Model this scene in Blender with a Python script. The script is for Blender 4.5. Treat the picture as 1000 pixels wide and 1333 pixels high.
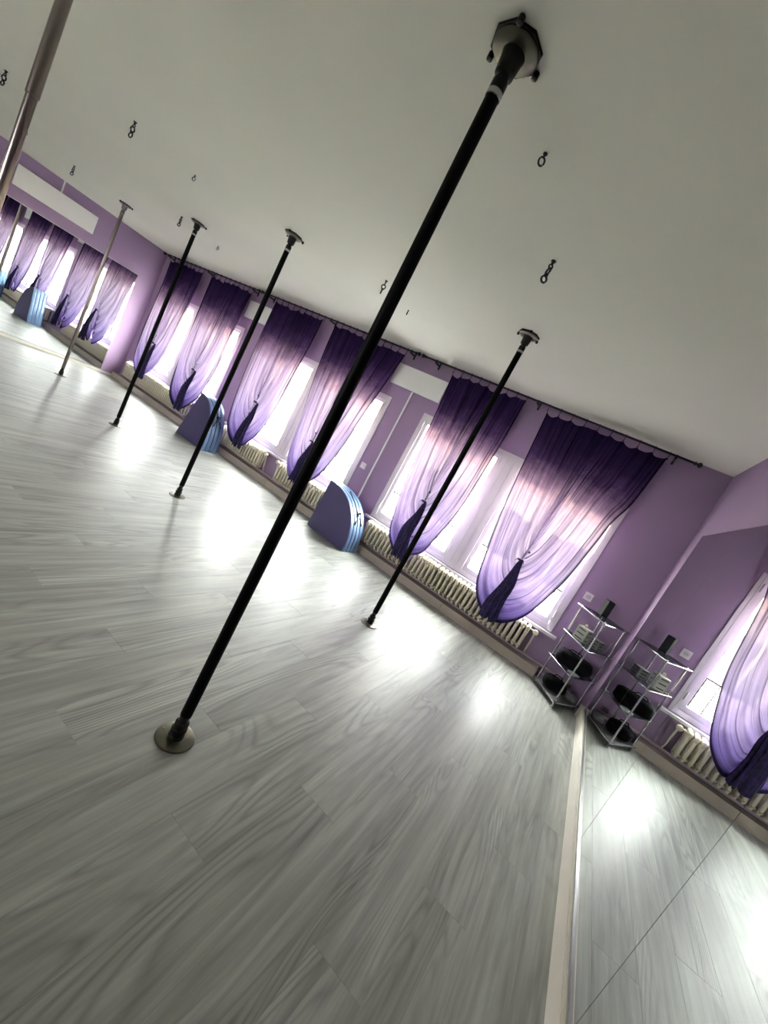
import bpy, math, random
from mathutils import Vector, Matrix
for o in list(bpy.data.objects): bpy.data.objects.remove(o)
random.seed(7)
SC = bpy.context.scene
COL = SC.collection
PI = math.pi
# room frame: x to the right along the window wall, y towards it, z up (metres)
D, XR, XL, H, YB = 4.7586, 0.6297, -9.0077, 2.6, -1.75

# ------------------------------------------------------------------ camera
cd = bpy.data.cameras.new('camera'); cam = bpy.data.objects.new('camera', cd); COL.objects.link(cam)
R = ((0.7609353450351726, -0.4347851556475789, -0.48160073619619126),
     (0.44989327600626605, 0.8884121, -0.09121393393508626),
     (0.4675183856069754, -0.14726102664342372, 0.8716310854664215))
m = Matrix.Identity(4)
for i in range(3):
    m[i][0] = R[i][0]; m[i][1] = R[i][2]; m[i][2] = -R[i][1]
m[2][3] = 1.38986
cam.matrix_world = m
cd.sensor_fit = 'VERTICAL'; cd.sensor_height = 36.0; cd.sensor_width = 27.0
cd.lens = 539.445 / 1333 * 36.0
cd.clip_start = 0.02; cd.clip_end = 300
SC.camera = cam
# ------------------------------------------------------------------ light
w = bpy.data.worlds.new('world'); SC.world = w; w.use_nodes = True
bg = w.node_tree.nodes['Background']
bg.inputs[0].default_value = (0.97, 1.0, 0.97, 1); bg.inputs[1].default_value = 9.0
SC.view_settings.view_transform = 'Standard'; SC.view_settings.look = 'None'
SC.view_settings.gamma = 1.0; SC.view_settings.use_curve_mapping = False
SC.view_settings.exposure = 3.2
FILL_WINDOWS = [(-6.8, -6.0), (-3.2, -2.4)]      # windows added for fill light in the unseen wall behind the camera
def portal(x, z, sx, sz, front=False):
    l = bpy.data.lights.new('window_daylight', 'AREA'); l.shape = 'RECTANGLE'; l.size = sx; l.size_y = sz
    l.cycles.is_portal = True
    o = bpy.data.objects.new('window_daylight', l); COL.objects.link(o)
    o.location = (x, D + 0.2, z); o.rotation_euler = (-PI/2, 0, 0)
    if front: o.location = (x, YB - 0.2, z); o.rotation_euler = (PI/2, 0, 0)
for x in (-8.1, -6.74, -5.0, -3.61, -1.88, -0.55): portal(x, 1.21, 1.2, 1.5)
for a, b in FILL_WINDOWS: portal((a+b)/2, 1.675, b-a, .65, True)

# ------------------------------------------------------------------ materials
MAT = {}
def mat(name, col, rough=0.6, metal=0.0, bump=None, var=None, spec=None, coat=0.0):
    if name in MAT: return MAT[name]
    m = bpy.data.materials.new(name); m.use_nodes = True; nt = m.node_tree; N = nt.nodes; L = nt.links
    b = N['Principled BSDF']
    b.inputs['Base Color'].default_value = (*col, 1); b.inputs['Roughness'].default_value = rough
    b.inputs['Metallic'].default_value = metal
    if spec is not None: b.inputs['Specular IOR Level'].default_value = spec
    if coat: b.inputs['Coat Weight'].default_value = coat
    tc = N.new('ShaderNodeTexCoord')
    if var:                                   # (scale, amount): mottled base colour
        n = N.new('ShaderNodeTexNoise'); n.inputs['Scale'].default_value = var[0]; n.inputs['Detail'].default_value = 5
        L.new(tc.outputs['Object'], n.inputs['Vector'])
        mr = N.new('ShaderNodeMapRange'); mr.inputs[1].default_value = .3; mr.inputs[2].default_value = .7
        mr.inputs[3].default_value = 1 - var[1]; mr.inputs[4].default_value = 1 + var[1]
        L.new(n.outputs['Fac'], mr.inputs[0])
        mx = N.new('ShaderNodeVectorMath'); mx.operation = 'SCALE'; mx.inputs[0].default_value = col
        L.new(mr.outputs[0], mx.inputs['Scale']); L.new(mx.outputs[0], b.inputs['Base Color'])
    if bump:                                  # (scale, strength)
        n = N.new('ShaderNodeTexNoise'); n.inputs['Scale'].default_value = bump[0]; n.inputs['Detail'].default_value = 6
        L.new(tc.outputs['Object'], n.inputs['Vector'])
        bp = N.new('ShaderNodeBump'); bp.inputs['Strength'].default_value = bump[1]; bp.inputs['Distance'].default_value = .01
        L.new(n.outputs['Fac'], bp.inputs['Height']); L.new(bp.outputs[0], b.inputs['Normal'])
    MAT[name] = m
    return m
M_wall = mat('lilac_wall_paint', (0.30, 0.205, 0.325), 0.75, bump=(60, .12), var=(1.3, .04))
M_ceil = mat('white_ceiling_paint', (0.70, 0.70, 0.60), 0.85, bump=(25, .08), var=(.8, .03))
M_trim = mat('cream_skirting_paint', (0.62, 0.58, 0.5), 0.4, var=(4, .06))
M_frame = mat('white_window_paint', (0.52, 0.50, 0.50), 0.45, var=(6, .03))
M_panelw = mat('white_panel_enamel', (0.70, 0.69, 0.66), 0.45, var=(2, .02))
M_rad = mat('cream_radiator_enamel', (0.62, 0.56, 0.44), 0.35, var=(12, .08))
M_pipe = mat('painted_pipe', (0.40, 0.30, 0.34), 0.45, var=(9, .1))
M_case = mat('beige_casing_paint', (0.40, 0.34, 0.29), 0.5, var=(5, .08))
M_black = mat('black_powder_coat', (0.0015, 0.0015, 0.002), 0.5, 0.0, spec=.08)
M_chrome = mat('polished_chrome', (0.22, 0.19, 0.175), 0.28, 1.0)
M_bronze = mat('brushed_dark_steel', (0.12, 0.115, 0.085), 0.34, 1.0, bump=(200, .05))
M_darkm = mat('dark_steel', (0.012, 0.012, 0.010), 0.35, 0.6)
M_iron = mat('black_iron', (0.008, 0.007, 0.01), 0.5, 0.3)
M_mirror = mat('silvered_glass', (0.80, 0.84, 0.82), 0.0, 1.0)
M_seam = mat('mirror_edge_grey', (0.10, 0.11, 0.11), 0.3, .3)
M_alu = mat('aluminium_profile', (0.42, 0.42, 0.42), 0.35, 1.0)
M_matface = mat('indigo_vinyl', (0.058, 0.044, 0.135), 0.5, bump=(80, .06), var=(3, .1))
M_matside = mat('light_blue_vinyl', (0.10, 0.17, 0.30), 0.35, bump=(50, .08), var=(4, .08))
M_strap = mat('black_webbing', (0.01, 0.01, 0.014), 0.8)
M_silver = mat('silver_plastic', (0.42, 0.41, 0.38), 0.35, .3, var=(10, .06))
M_cream = mat('cream_plastic', (0.75, 0.66, 0.45), 0.5)
M_tube = mat('satin_chrome_tube', (0.42, 0.42, 0.44), 0.22, 1.0)
M_bag = mat('black_cloth', (0.004, 0.0035, 0.005), 0.95, spec=.1, bump=(30, .6))
M_plast = mat('black_plastic', (0.003, 0.003, 0.003), 0.6, spec=.2)
M_dgrey = mat('grey_cable_plastic', (0.10, 0.10, 0.10), 0.5)
M_socket = mat('white_socket_plastic', (0.68, 0.62, 0.62), 0.4)
M_stucco = mat('pale_stucco', (0.80, 0.74, 0.52), 0.9, bump=(8, .2), var=(.6, .08))
M_ochre = mat('ochre_stucco', (0.72, 0.52, 0.30), 0.9, var=(.8, .1))
M_shut = mat('grey_shutter', (0.035, 0.028, 0.02), 0.7)
M_fglass = mat('facade_glass', (0.02, 0.02, 0.022), 0.5, spec=.1)
M_street = mat('asphalt', (0.35, 0.35, 0.36), 0.9, bump=(20, .3), var=(1, .1))
M_slab = mat('subfloor_dark', (0.05, 0.05, 0.05), 0.9)

def glass_mat(name, tint, trans, rough=0.02):
    m = bpy.data.materials.new(name); m.use_nodes = True; nt = m.node_tree; N = nt.nodes; L = nt.links
    N.remove(N['Principled BSDF'])
    t = N.new('ShaderNodeBsdfTransparent'); t.inputs[0].default_value = (*tint, 1)
    g = N.new('ShaderNodeBsdfGlossy'); g.inputs['Roughness'].default_value = rough
    mx = N.new('ShaderNodeMixShader'); mx.inputs[0].default_value = 1 - trans
    L.new(t.outputs[0], mx.inputs[1]); L.new(g.outputs[0], mx.inputs[2])
    L.new(mx.outputs[0], N['Material Output'].inputs[0]); return m
M_glass = glass_mat('window_glass', (.97, .98, .97), .95)
M_shelfglass = glass_mat('tinted_shelf_glass', (.55, .62, .62), .72, .05)

def floor_material():
    m = bpy.data.materials.new('grey_wood_vinyl'); m.use_nodes = True; nt = m.node_tree; N = nt.nodes; L = nt.links
    b = N['Principled BSDF']
    tc = N.new('ShaderNodeTexCoord'); oi = N.new('ShaderNodeObjectInfo')
    off = N.new('ShaderNodeVectorMath'); off.operation = 'SCALE'; off.inputs[0].default_value = (17.3, 41.7, 9.1)
    L.new(oi.outputs['Random'], off.inputs['Scale'])
    add = N.new('ShaderNodeVectorMath'); add.operation = 'ADD'
    L.new(tc.outputs['Object'], add.inputs[0]); L.new(off.outputs[0], add.inputs[1])
    def noise(sx, sy, sc, det, rough=.6, dist=0.0):
        mp = N.new('ShaderNodeMapping'); mp.inputs['Scale'].default_value = (sx, sy, 1)
        L.new(add.outputs[0], mp.inputs['Vector'])
        n = N.new('ShaderNodeTexNoise'); n.inputs['Scale'].default_value = sc; n.inputs['Detail'].default_value = det
        n.inputs['Roughness'].default_value = rough; n.inputs['Distortion'].default_value = dist
        L.new(mp.outputs[0], n.inputs['Vector']); return n
    broad = noise(8, .8, 1.0, 6, .62, .9)
    fine = noise(38, 1.3, 1.0, 6, .6, .3)
    # cathedral figure: contour lines of a smooth stretched field
    fig = noise(3.2, .34, 1.0, 2.0, .45, .6)
    ml = N.new('ShaderNodeMath'); ml.operation = 'MULTIPLY'; ml.inputs[1].default_value = 30
    L.new(fig.outputs['Fac'], ml.inputs[0])
    fr = N.new('ShaderNodeMath'); fr.operation = 'PINGPONG'; fr.inputs[1].default_value = .5
    L.new(ml.outputs[0], fr.inputs[0])
    lines = N.new('ShaderNodeMapRange'); lines.inputs[1].default_value = 0; lines.inputs[2].default_value = .30
    L.new(fr.outputs[0], lines.inputs[0])
    r1 = N.new('ShaderNodeValToRGB'); e = r1.color_ramp.elements
    e[0].position = .28; e[0].color = (.175, .18, .157, 1); e[1].position = .74; e[1].color = (.385, .39, .355, 1)
    x = e.new(.5); x.color = (.285, .292, .262, 1)
    L.new(broad.outputs['Fac'], r1.inputs[0])
    r2 = N.new('ShaderNodeMapRange'); r2.inputs[1].default_value = .32; r2.inputs[2].default_value = .68
    r2.inputs[3].default_value = .74; r2.inputs[4].default_value = 1.17
    L.new(fine.outputs['Fac'], r2.inputs[0])
    r3 = N.new('ShaderNodeMapRange'); r3.inputs[3].default_value = .66; r3.inputs[4].default_value = 1.05
    L.new(lines.outputs[0], r3.inputs[0])
    # the figure only surfaces in patches
    pat = noise(2.5, .9, 1.0, 3, .5, .3); pm_ = N.new('ShaderNodeMapRange'); pm_.inputs[1].default_value = .44; pm_.inputs[2].default_value = .58
    L.new(pat.outputs['Fac'], pm_.inputs[0])
    mxf = N.new('ShaderNodeMix'); mxf.data_type = 'FLOAT'; L.new(pm_.outputs[0], mxf.inputs[0]); mxf.inputs[2].default_value = 1.0; L.new(r3.outputs[0], mxf.inputs[3])
    r4 = N.new('ShaderNodeMapRange'); r4.inputs[3].default_value = .96; r4.inputs[4].default_value = 1.03
    L.new(oi.outputs['Random'], r4.inputs[0])
    p = N.new('ShaderNodeMath'); p.operation = 'MULTIPLY'; L.new(r2.outputs[0], p.inputs[0]); L.new(mxf.outputs[0], p.inputs[1])
    q = N.new('ShaderNodeMath'); q.operation = 'MULTIPLY'; L.new(p.outputs[0], q.inputs[0]); L.new(r4.outputs[0], q.inputs[1])
    sc = N.new('ShaderNodeVectorMath'); sc.operation = 'SCALE'
    L.new(r1.outputs[0], sc.inputs[0]); L.new(q.outputs[0], sc.inputs['Scale'])
    L.new(sc.outputs[0], b.inputs['Base Color'])
    b.inputs['Roughness'].default_value = .38
    rr = N.new('ShaderNodeMapRange'); rr.inputs[3].default_value = .38; rr.inputs[4].default_value = .50
    L.new(fine.outputs['Fac'], rr.inputs[0]); L.new(rr.outputs[0], b.inputs['Roughness'])
    b.inputs['Specular IOR Level'].default_value = .95
    bp = N.new('ShaderNodeBump'); bp.inputs['Strength'].default_value = .5; bp.inputs['Distance'].default_value = .0018
    L.new(p.outputs[0], bp.inputs['Height']); L.new(bp.outputs[0], b.inputs['Normal'])
    return m
M_floor = floor_material()

def curtain_material(name, dense):
    """sheer dip-dyed voile: colour by height (dye), finer denser threads by UV"""
    m = bpy.data.materials.new(name); m.use_nodes = True; nt = m.node_tree; N = nt.nodes; L = nt.links
    N.remove(N['Principled BSDF'])
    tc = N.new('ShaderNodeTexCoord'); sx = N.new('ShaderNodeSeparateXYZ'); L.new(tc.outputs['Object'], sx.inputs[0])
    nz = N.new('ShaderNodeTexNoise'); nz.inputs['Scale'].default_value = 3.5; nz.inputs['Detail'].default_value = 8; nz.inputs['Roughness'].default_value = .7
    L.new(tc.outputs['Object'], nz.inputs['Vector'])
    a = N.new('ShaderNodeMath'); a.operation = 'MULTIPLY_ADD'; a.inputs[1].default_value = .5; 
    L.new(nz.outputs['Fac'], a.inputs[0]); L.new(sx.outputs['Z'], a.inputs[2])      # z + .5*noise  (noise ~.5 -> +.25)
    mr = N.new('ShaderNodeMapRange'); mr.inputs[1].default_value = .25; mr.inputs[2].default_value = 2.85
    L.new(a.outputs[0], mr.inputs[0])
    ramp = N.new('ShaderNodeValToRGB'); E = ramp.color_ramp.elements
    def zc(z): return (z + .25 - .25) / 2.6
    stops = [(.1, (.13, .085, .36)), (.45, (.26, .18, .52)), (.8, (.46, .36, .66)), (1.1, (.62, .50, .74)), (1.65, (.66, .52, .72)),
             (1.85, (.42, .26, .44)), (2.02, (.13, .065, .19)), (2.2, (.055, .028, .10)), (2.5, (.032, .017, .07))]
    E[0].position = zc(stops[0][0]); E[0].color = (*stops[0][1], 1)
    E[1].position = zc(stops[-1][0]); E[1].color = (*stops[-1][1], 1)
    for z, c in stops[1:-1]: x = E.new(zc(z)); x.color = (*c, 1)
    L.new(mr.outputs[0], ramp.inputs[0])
    su = N.new('ShaderNodeSeparateXYZ'); L.new(tc.outputs['UV'], su.inputs[0])
    # gathered threads: streaks along the fall of the cloth
    mp = N.new('ShaderNodeMapping'); mp.inputs['Scale'].default_value = (60, 1.6, 1); L.new(tc.outputs['UV'], mp.inputs['Vector'])
    n2 = N.new('ShaderNodeTexNoise'); n2.inputs['Scale'].default_value = 1; n2.inputs['Detail'].default_value = 5
    L.new(mp.outputs[0], n2.inputs['Vector'])
    st = N.new('ShaderNodeMapRange'); st.inputs[1].default_value = .53; st.inputs[2].default_value = .68
    L.new(n2.outputs['Fac'], st.inputs[0])                                # 1 = doubled thread bundle
    # hems: doubled cloth along the side edges
    pp = N.new('ShaderNodeMath'); pp.operation = 'SUBTRACT'; pp.inputs[1].default_value = .5; L.new(su.outputs['X'], pp.inputs[0])
    ab = N.new('ShaderNodeMath'); ab.operation = 'ABSOLUTE'; L.new(pp.outputs[0], ab.inputs[0])
    hm = N.new('ShaderNodeMapRange'); hm.inputs[1].default_value = .484; hm.inputs[2].default_value = .49; L.new(ab.outputs[0], hm.inputs[0])
    mp3 = N.new('ShaderNodeMapping'); mp3.inputs['Scale'].default_value = (17, 1.1, 1); L.new(tc.outputs['UV'], mp3.inputs['Vector'])
    n3 = N.new('ShaderNodeTexNoise'); n3.inputs['Scale'].default_value = 1; n3.inputs['Detail'].default_value = 2; L.new(mp3.outputs[0], n3.inputs['Vector'])
    s3 = N.new('ShaderNodeMapRange'); s3.inputs[1].default_value = .50; s3.inputs[2].default_value = .62; s3.inputs[4].default_value = .45; L.new(n3.outputs['Fac'], s3.inputs[0])
    m0 = N.new('ShaderNodeMath'); m0.operation = 'MAXIMUM'; L.new(s3.outputs[0], m0.inputs[0]); L.new(st.outputs[0], m0.inputs[1])
    gt = N.new('ShaderNodeMapRange'); gt.inputs[1].default_value = .84; gt.inputs[2].default_value = .99; L.new(su.outputs['Y'], gt.inputs[0])
    # threads packed together where the cloth is drawn into the tie
    gn = N.new('ShaderNodeMath'); gn.operation = 'MULTIPLY_ADD'; gn.inputs[1].default_value = 1.6; gn.inputs[2].default_value = -.35; L.new(n2.outputs['Fac'], gn.inputs[0])
    gm = N.new('ShaderNodeMath'); gm.operation = 'MULTIPLY'; gm.use_clamp = True; gm.inputs[1].default_value = 1.9; L.new(gt.outputs[0], gm.inputs[0]); 
    g2 = N.new('ShaderNodeMath'); g2.operation = 'MULTIPLY'; g2.use_clamp = True; L.new(gm.outputs[0], g2.inputs[0]); L.new(gn.outputs[0], g2.inputs[1])
    m9 = N.new('ShaderNodeMath'); m9.operation = 'MAXIMUM'; L.new(m0.outputs[0], m9.inputs[0]); L.new(g2.outputs[0], m9.inputs[1])
    mxx = N.new('ShaderNodeMath'); mxx.operation = 'MAXIMUM'; L.new(m9.outputs[0], mxx.inputs[0]); L.new(hm.outputs[0], mxx.inputs[1])
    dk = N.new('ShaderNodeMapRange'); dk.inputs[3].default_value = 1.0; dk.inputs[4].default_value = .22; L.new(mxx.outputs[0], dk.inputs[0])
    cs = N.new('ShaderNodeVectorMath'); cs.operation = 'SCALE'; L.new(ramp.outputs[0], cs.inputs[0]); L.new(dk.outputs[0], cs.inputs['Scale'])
    dif = N.new('ShaderNodeBsdfDiffuse'); tr = N.new('ShaderNodeBsdfTranslucent'); tp = N.new('ShaderNodeBsdfTransparent')
    dd = N.new('ShaderNodeVectorMath'); dd.operation = 'SCALE'; dd.inputs['Scale'].default_value = .72; L.new(cs.outputs[0], dd.inputs[0]); L.new(dd.outputs[0], dif.inputs[0]); L.new(cs.outputs[0], tr.inputs[0]); L.new(cs.outputs[0], tp.inputs[0])
    m1 = N.new('ShaderNodeMixShader'); m1.inputs[0].default_value = .06; L.new(dif.outputs[0], m1.inputs[1]); L.new(tr.outputs[0], m1.inputs[2])
    # opacity: sheer body, denser where threads bunch
    op = N.new('ShaderNodeMapRange'); op.inputs[3].default_value = .974; op.inputs[4].default_value = .998
    L.new(mxx.outputs[0], op.inputs[0])
    m2 = N.new('ShaderNodeMixShader'); L.new(op.outputs[0], m2.inputs[0]); L.new(tp.outputs[0], m2.inputs[1]); L.new(m1.outputs[0], m2.inputs[2])
    L.new(m2.outputs[0], N['Material Output'].inputs[0])
    return m
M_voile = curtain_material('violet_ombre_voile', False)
def tail_material():
    m = mat('bunched_violet_voile', (.014, .005, .058), .8, bump=(15, .3), var=(30, .85)); return m
M_tail = tail_material()

# ------------------------------------------------------------------ builders
class MB:
    def __init__(s): s.v = []; s.f = []; s.sm = False; s.uv = None
    def box(s, x0, x1, y0, y1, z0, z1):
        n = len(s.v)
        s.v += [(x0,y0,z0),(x1,y0,z0),(x1,y1,z0),(x0,y1,z0),(x0,y0,z1),(x1,y0,z1),(x1,y1,z1),(x0,y1,z1)]
        s.f += [tuple(n+i for i in q) for q in ((0,3,2,1),(4,5,6,7),(0,1,5,4),(1,2,6,5),(2,3,7,6),(3,0,4,7))]
        return s
    def cbox(s, x0, x1, y0, y1, z0, z1, c):       # box with a chamfered top rim and side edges
        n = len(s.v)
        s.v += [(x0,y0,z0),(x1,y0,z0),(x1,y1,z0),(x0,y1,z0),(x0,y0,z1-c),(x1,y0,z1-c),(x1,y1,z1-c),(x0,y1,z1-c),
                (x0+c,y0+c,z1),(x1-c,y0+c,z1),(x1-c,y1-c,z1),(x0+c,y1-c,z1)]
        s.f += [tuple(n+i for i in q) for q in ((0,3,2,1),(0,1,5,4),(1,2,6,5),(2,3,7,6),(3,0,4,7),(4,5,9,8),(5,6,10,9),(6,7,11,10),(7,4,8,11),(8,9,10,11))]
        return s
    def prism(s, poly, y0, y1):                    # polygon in x,z extruded along y
        n = len(s.v); k = len(poly)
        s.v += [(x, y0, z) for x, z in poly] + [(x, y1, z) for x, z in poly]
        s.f += [tuple(n+i for i in range(k)), tuple(n+k+i for i in reversed(range(k)))]
        s.f += [(n+i, n+k+i, n+k+(i+1) % k, n+(i+1) % k) for i in range(k)]
        return s
    def zprism(s, poly, z0, z1):
        n = len(s.v); k = len(poly)
        s.v += [(x, y, z0) for x, y in poly] + [(x, y, z1) for x, y in poly]
        s.f += [tuple(n+i for i in reversed(range(k))), tuple(n+k+i for i in range(k))]
        s.f += [(n+i, n+(i+1) % k, n+k+(i+1) % k, n+k+i) for i in range(k)]
        return s
    def lathe(s, prof, cx=0, cy=0, seg=24, axis='z'):   # prof: (r, z)
        n = len(s.v)
        for r, z in prof:
            for i in range(seg):
                a = 2*PI*i/seg; p = (cx + r*math.cos(a), cy + r*math.sin(a), z)
                s.v.append(p)
        for j in range(len(prof)-1):
            for i in range(seg):
                a, b = n+j*seg+i, n+j*seg+(i+1) % seg
                s.f.append((a, b, b+seg, a+seg))
        s.f.append(tuple(n+i for i in reversed(range(seg))))
        s.f.append(tuple(n+(len(prof)-1)*seg+i for i in range(seg)))
        return s
    def tube(s, pts, r, seg=10, closed=False, flat=1.0):
        pts = [Vector(p) for p in pts]; n = len(s.v); k = len(pts)
        for i, p in enumerate(pts):
            if closed: t = pts[(i+1) % k] - pts[i-1]
            else: t = pts[min(i+1, k-1)] - pts[max(i-1, 0)]
            t.normalize(); up = Vector((0,0,1)) if abs(t.z) < .9 else Vector((1,0,0))
            a = t.cross(up).normalized(); b = t.cross(a)
            rr = r[i] if isinstance(r, (list, tuple)) else r
            for j in range(seg):
                q = 2*PI*j/seg; s.v.append(tuple(p + a*rr*math.cos(q) + b*rr*flat*math.sin(q)))
        for i in range(k if closed else k-1):
            for j in range(seg):
                a, b = n+i*seg+j, n+i*seg+(j+1) % seg; c, d = n+((i+1) % k)*seg+(j+1) % seg, n+((i+1) % k)*seg+j
                s.f.append((a, b, c, d))
        if not closed:
            s.f.append(tuple(n+j for j in reversed(range(seg)))); s.f.append(tuple(n+(k-1)*seg+j for j in range(seg)))
        return s
    def ring(s, c, R_, r, nrm='y', n=16, seg=8, stretch=1.0):
        pts = []
        for i in range(n):
            a = 2*PI*i/n; u, v_ = R_*math.cos(a), R_*stretch*math.sin(a)
            pts.append({'y': (c[0]+u, c[1], c[2]+v_), 'x': (c[0], c[1]+u, c[2]+v_), 'z': (c[0]+u, c[1]+v_, c[2])}[nrm])
        return s.tube(pts, r, seg, True)
    def mesh(s, name, material, smooth=None):
        me = bpy.data.meshes.new(name); me.from_pydata(s.v, [], s.f)
        if material: me.materials.append(material)
        me.update()
        if smooth is None: smooth = False
        if smooth:
            for p in me.polygons: p.use_smooth = True
        return me
    def build(s, name, material, parent=None, smooth=False, loc=None, sharp=None):
        me = s.mesh(name, material, smooth)
        o = bpy.data.objects.new(name, me); COL.objects.link(o)
        if smooth and sharp is not False:
            try: me.set_sharp_from_angle(angle=math.radians(38))
            except Exception: pass
        if parent: o.parent = parent
        if loc: o.location = loc
        return o
def tag(o, label=None, cat=None, group=None, kind=None):
    if label: o['label'] = label
    if cat: o['category'] = cat
    if group: o['group'] = group
    if kind: o['kind'] = kind
    return o
def empty(name, loc=(0,0,0), rz=0):
    o = bpy.data.objects.new(name, None); o.empty_display_size = .1; COL.objects.link(o)
    o.location = loc; o.rotation_euler = (0,0,rz); return o
def copy_tree(o, parent=None):
    c = o.copy(); COL.objects.link(c); c.parent = parent
    for ch in [q for q in bpy.data.objects if q.parent == o]: copy_tree(ch, c)
    return c

# ------------------------------------------------------------------ room shell
PAIRS = [(-8.70, -6.14), (-5.60, -3.01), (-2.48, 0.05)]     # paired windows, x extents of frames
WZ0, WZ1 = 0.47, 1.95
slab = MB().box(XL-.3, XR+.3, YB-.3, D+.3, -.12, -.004).build('floor', M_slab); tag(slab, kind='structure', label='dark bed under the grey wood-look floor planks', cat='floor')
PWID, PLEN = .19, 1.30
cache = {}; cnt = 0; ix = 0; x = XL
while x < XR - .03:
    x1 = min(x + PWID, XR - .02); off = (ix * .4877 * PLEN * 1.3) % PLEN; y = YB - off
    while y < D:
        a, b = max(y, YB), min(y + PLEN, D)
        if b - a > .03:
            L_ = round(b - a, 3); W_ = round(x1 - x, 3)
            if (L_, W_) not in cache:
                cache[(L_, W_)] = MB().cbox(.0001, W_-.0001, .0001, L_-.0001, -.006, 0, .0006).mesh('plank', M_floor)
            o = bpy.data.objects.new('plank', cache[(L_, W_)]); COL.objects.link(o); o.parent = slab; o.location = (x, a, 0); cnt += 1
        y += PLEN
    x += PWID; ix += 1
print('planks', cnt)
tag(MB().box(XL-.3, XR+.3, YB-.3, D+.3, H, H+.2).build('ceiling', M_ceil), kind='structure', label='plain white ceiling', cat='ceiling')
wb = MB(); T = D + .32
xs = [XL-.3] + [v for p in PAIRS for v in p] + [XR+.3]
for i in range(0, len(xs), 2): wb.box(xs[i], xs[i+1], D, T, -.004, H)
for a, b in PAIRS: wb.box(a, b, D, T, -.004, WZ0); wb.box(a, b, D, T, WZ1, H)
tag(wb.build('wall_back', M_wall), kind='structure', label='lilac wall with the windows and curtains', cat='wall')
tag(MB().box(XR, XR+.3, YB, D, -.004, H).build('wall_right', M_wall), kind='structure', label='lilac wall carrying the near wall mirror', cat='wall')
tag(MB().box(XL-.3, XL, YB, D, -.004, H).build('wall_left', M_wall), kind='structure', label='far lilac wall with mirror and white panel', cat='wall')
wf = MB(); xs = [XL-.3] + [v for p in FILL_WINDOWS for v in p] + [XR+.3]
for i in range(0, len(xs), 2): wf.box(xs[i], xs[i+1], YB-.3, YB, -.004, H)
for k, (a, b) in enumerate(FILL_WINDOWS):  # added openings and frames that let fill light in from behind the view
    wf.box(a, b, YB-.3, YB, -.004, 1.35); wf.box(a, b, YB-.3, YB, 2.0, H)
    fr = MB(); c = (a+b)/2
    for x0, x1 in ((a, a+.06), (b-.06, b), (c-.05, c+.05)): fr.box(x0, x1, YB-.16, YB-.08, 1.35, 2.0)
    fr.box(a, b, YB-.159, YB-.081, 1.35, 1.41).box(a, b, YB-.159, YB-.081, 1.94, 2.0)
    tag(fr.build('window_%d' % (k+4), M_frame), kind='structure', label='white window added for fill light in the unseen wall behind the camera', cat='window')
tag(wf.build('wall_front', M_wall), kind='structure', label='plain lilac wall opposite the windows', cat='wall')

# windows: frame, centre post, sashes with panes and handle
def window(a, b, k):
    w_ = MB(); y0, y1 = D-.012, D+.10; fw = .065
    w_.box(a, a+fw, y0, y1, WZ0, WZ1).box(b-fw, b, y0, y1, WZ0, WZ1).box(a, b, y0+.001, y1, WZ1-fw, WZ1).box(a, b, y0+.001, y1, WZ0, WZ0+.05)
    root = empty('window_%d' % k, ((a+b)/2, D, WZ0)); tag(root, kind='structure', label=['white double window nearest the far mirror', 'white double window in the middle of the wall', 'white double window nearest the near mirror'][k-1], cat='window')
    inv = Matrix.Translation(-root.location)
    def B(mb, name, mt, par=root, smooth=False):
        if par is root: mb.v = [tuple(Vector(v) - root.location) for v in mb.v]
        else: mb.v = [tuple(Vector(v) - root.location) for v in mb.v]
        return mb.build(name, mt, par, smooth)
    B(w_, 'window_frame', M_frame)
    c = (a+b)/2; pw = .12
    p_ = MB().box(c-pw, c+pw, D-.02, D+.12, WZ0+.05, WZ1-fw)
    B(p_, 'centre_post', M_frame)
    for sx in (-.04, .04): B(MB().box(c+sx-.006, c+sx+.006, D-.026, D-.02, WZ0+.06, WZ1-fw-.01), 'post_bead', M_frame)
    for l, r in ((a+fw, c-pw), (c+pw, b-fw)):
        mid = (l+r)/2
        for q0, q1 in ((l, mid), (mid, r)):
            s_ = .045; z0, z1 = WZ0+.05, WZ1-fw; ya, yb = D+.01, D+.055
            sf = MB().box(q0+.002, q0+s_, ya, yb, z0+.002, z1-.002).box(q1-s_, q1-.002, ya, yb, z0+.002, z1-.002)
            sf.box(q0+s_, q1-s_, ya, yb, z0+.002, z0+.055).box(q0+s_, q1-s_, ya, yb, z1-.045, z1-.002)
            so = B(sf, 'sash', M_frame)
            B(MB().box(q0+s_-.003, q1-s_+.003, D+.03, D+.034, z0+.052, z1-.042), 'pane', M_glass, so)
        hd = MB().box(mid-.012, mid+.012, D-.01, D+.01, 1.12, 1.22).box(mid-.010, mid+.010, D-.03, D-.01, 1.06, 1.18)
        B(hd, 'window_handle', M_frame)
        for hz in (.62, 1.78):
            for hx in (l-.006, r+.006): B(MB().lathe([(.008, hz), (.008, hz+.08)], hx, D-.018, 8), 'hinge', M_frame)
    sill = MB().box(a-.06, b+.07, D-.075, D, .435, .462)
    B(sill, 'window_sill', M_frame)
    return root
for k, (a, b) in enumerate(PAIRS): window(a, b, k+1)
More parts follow.
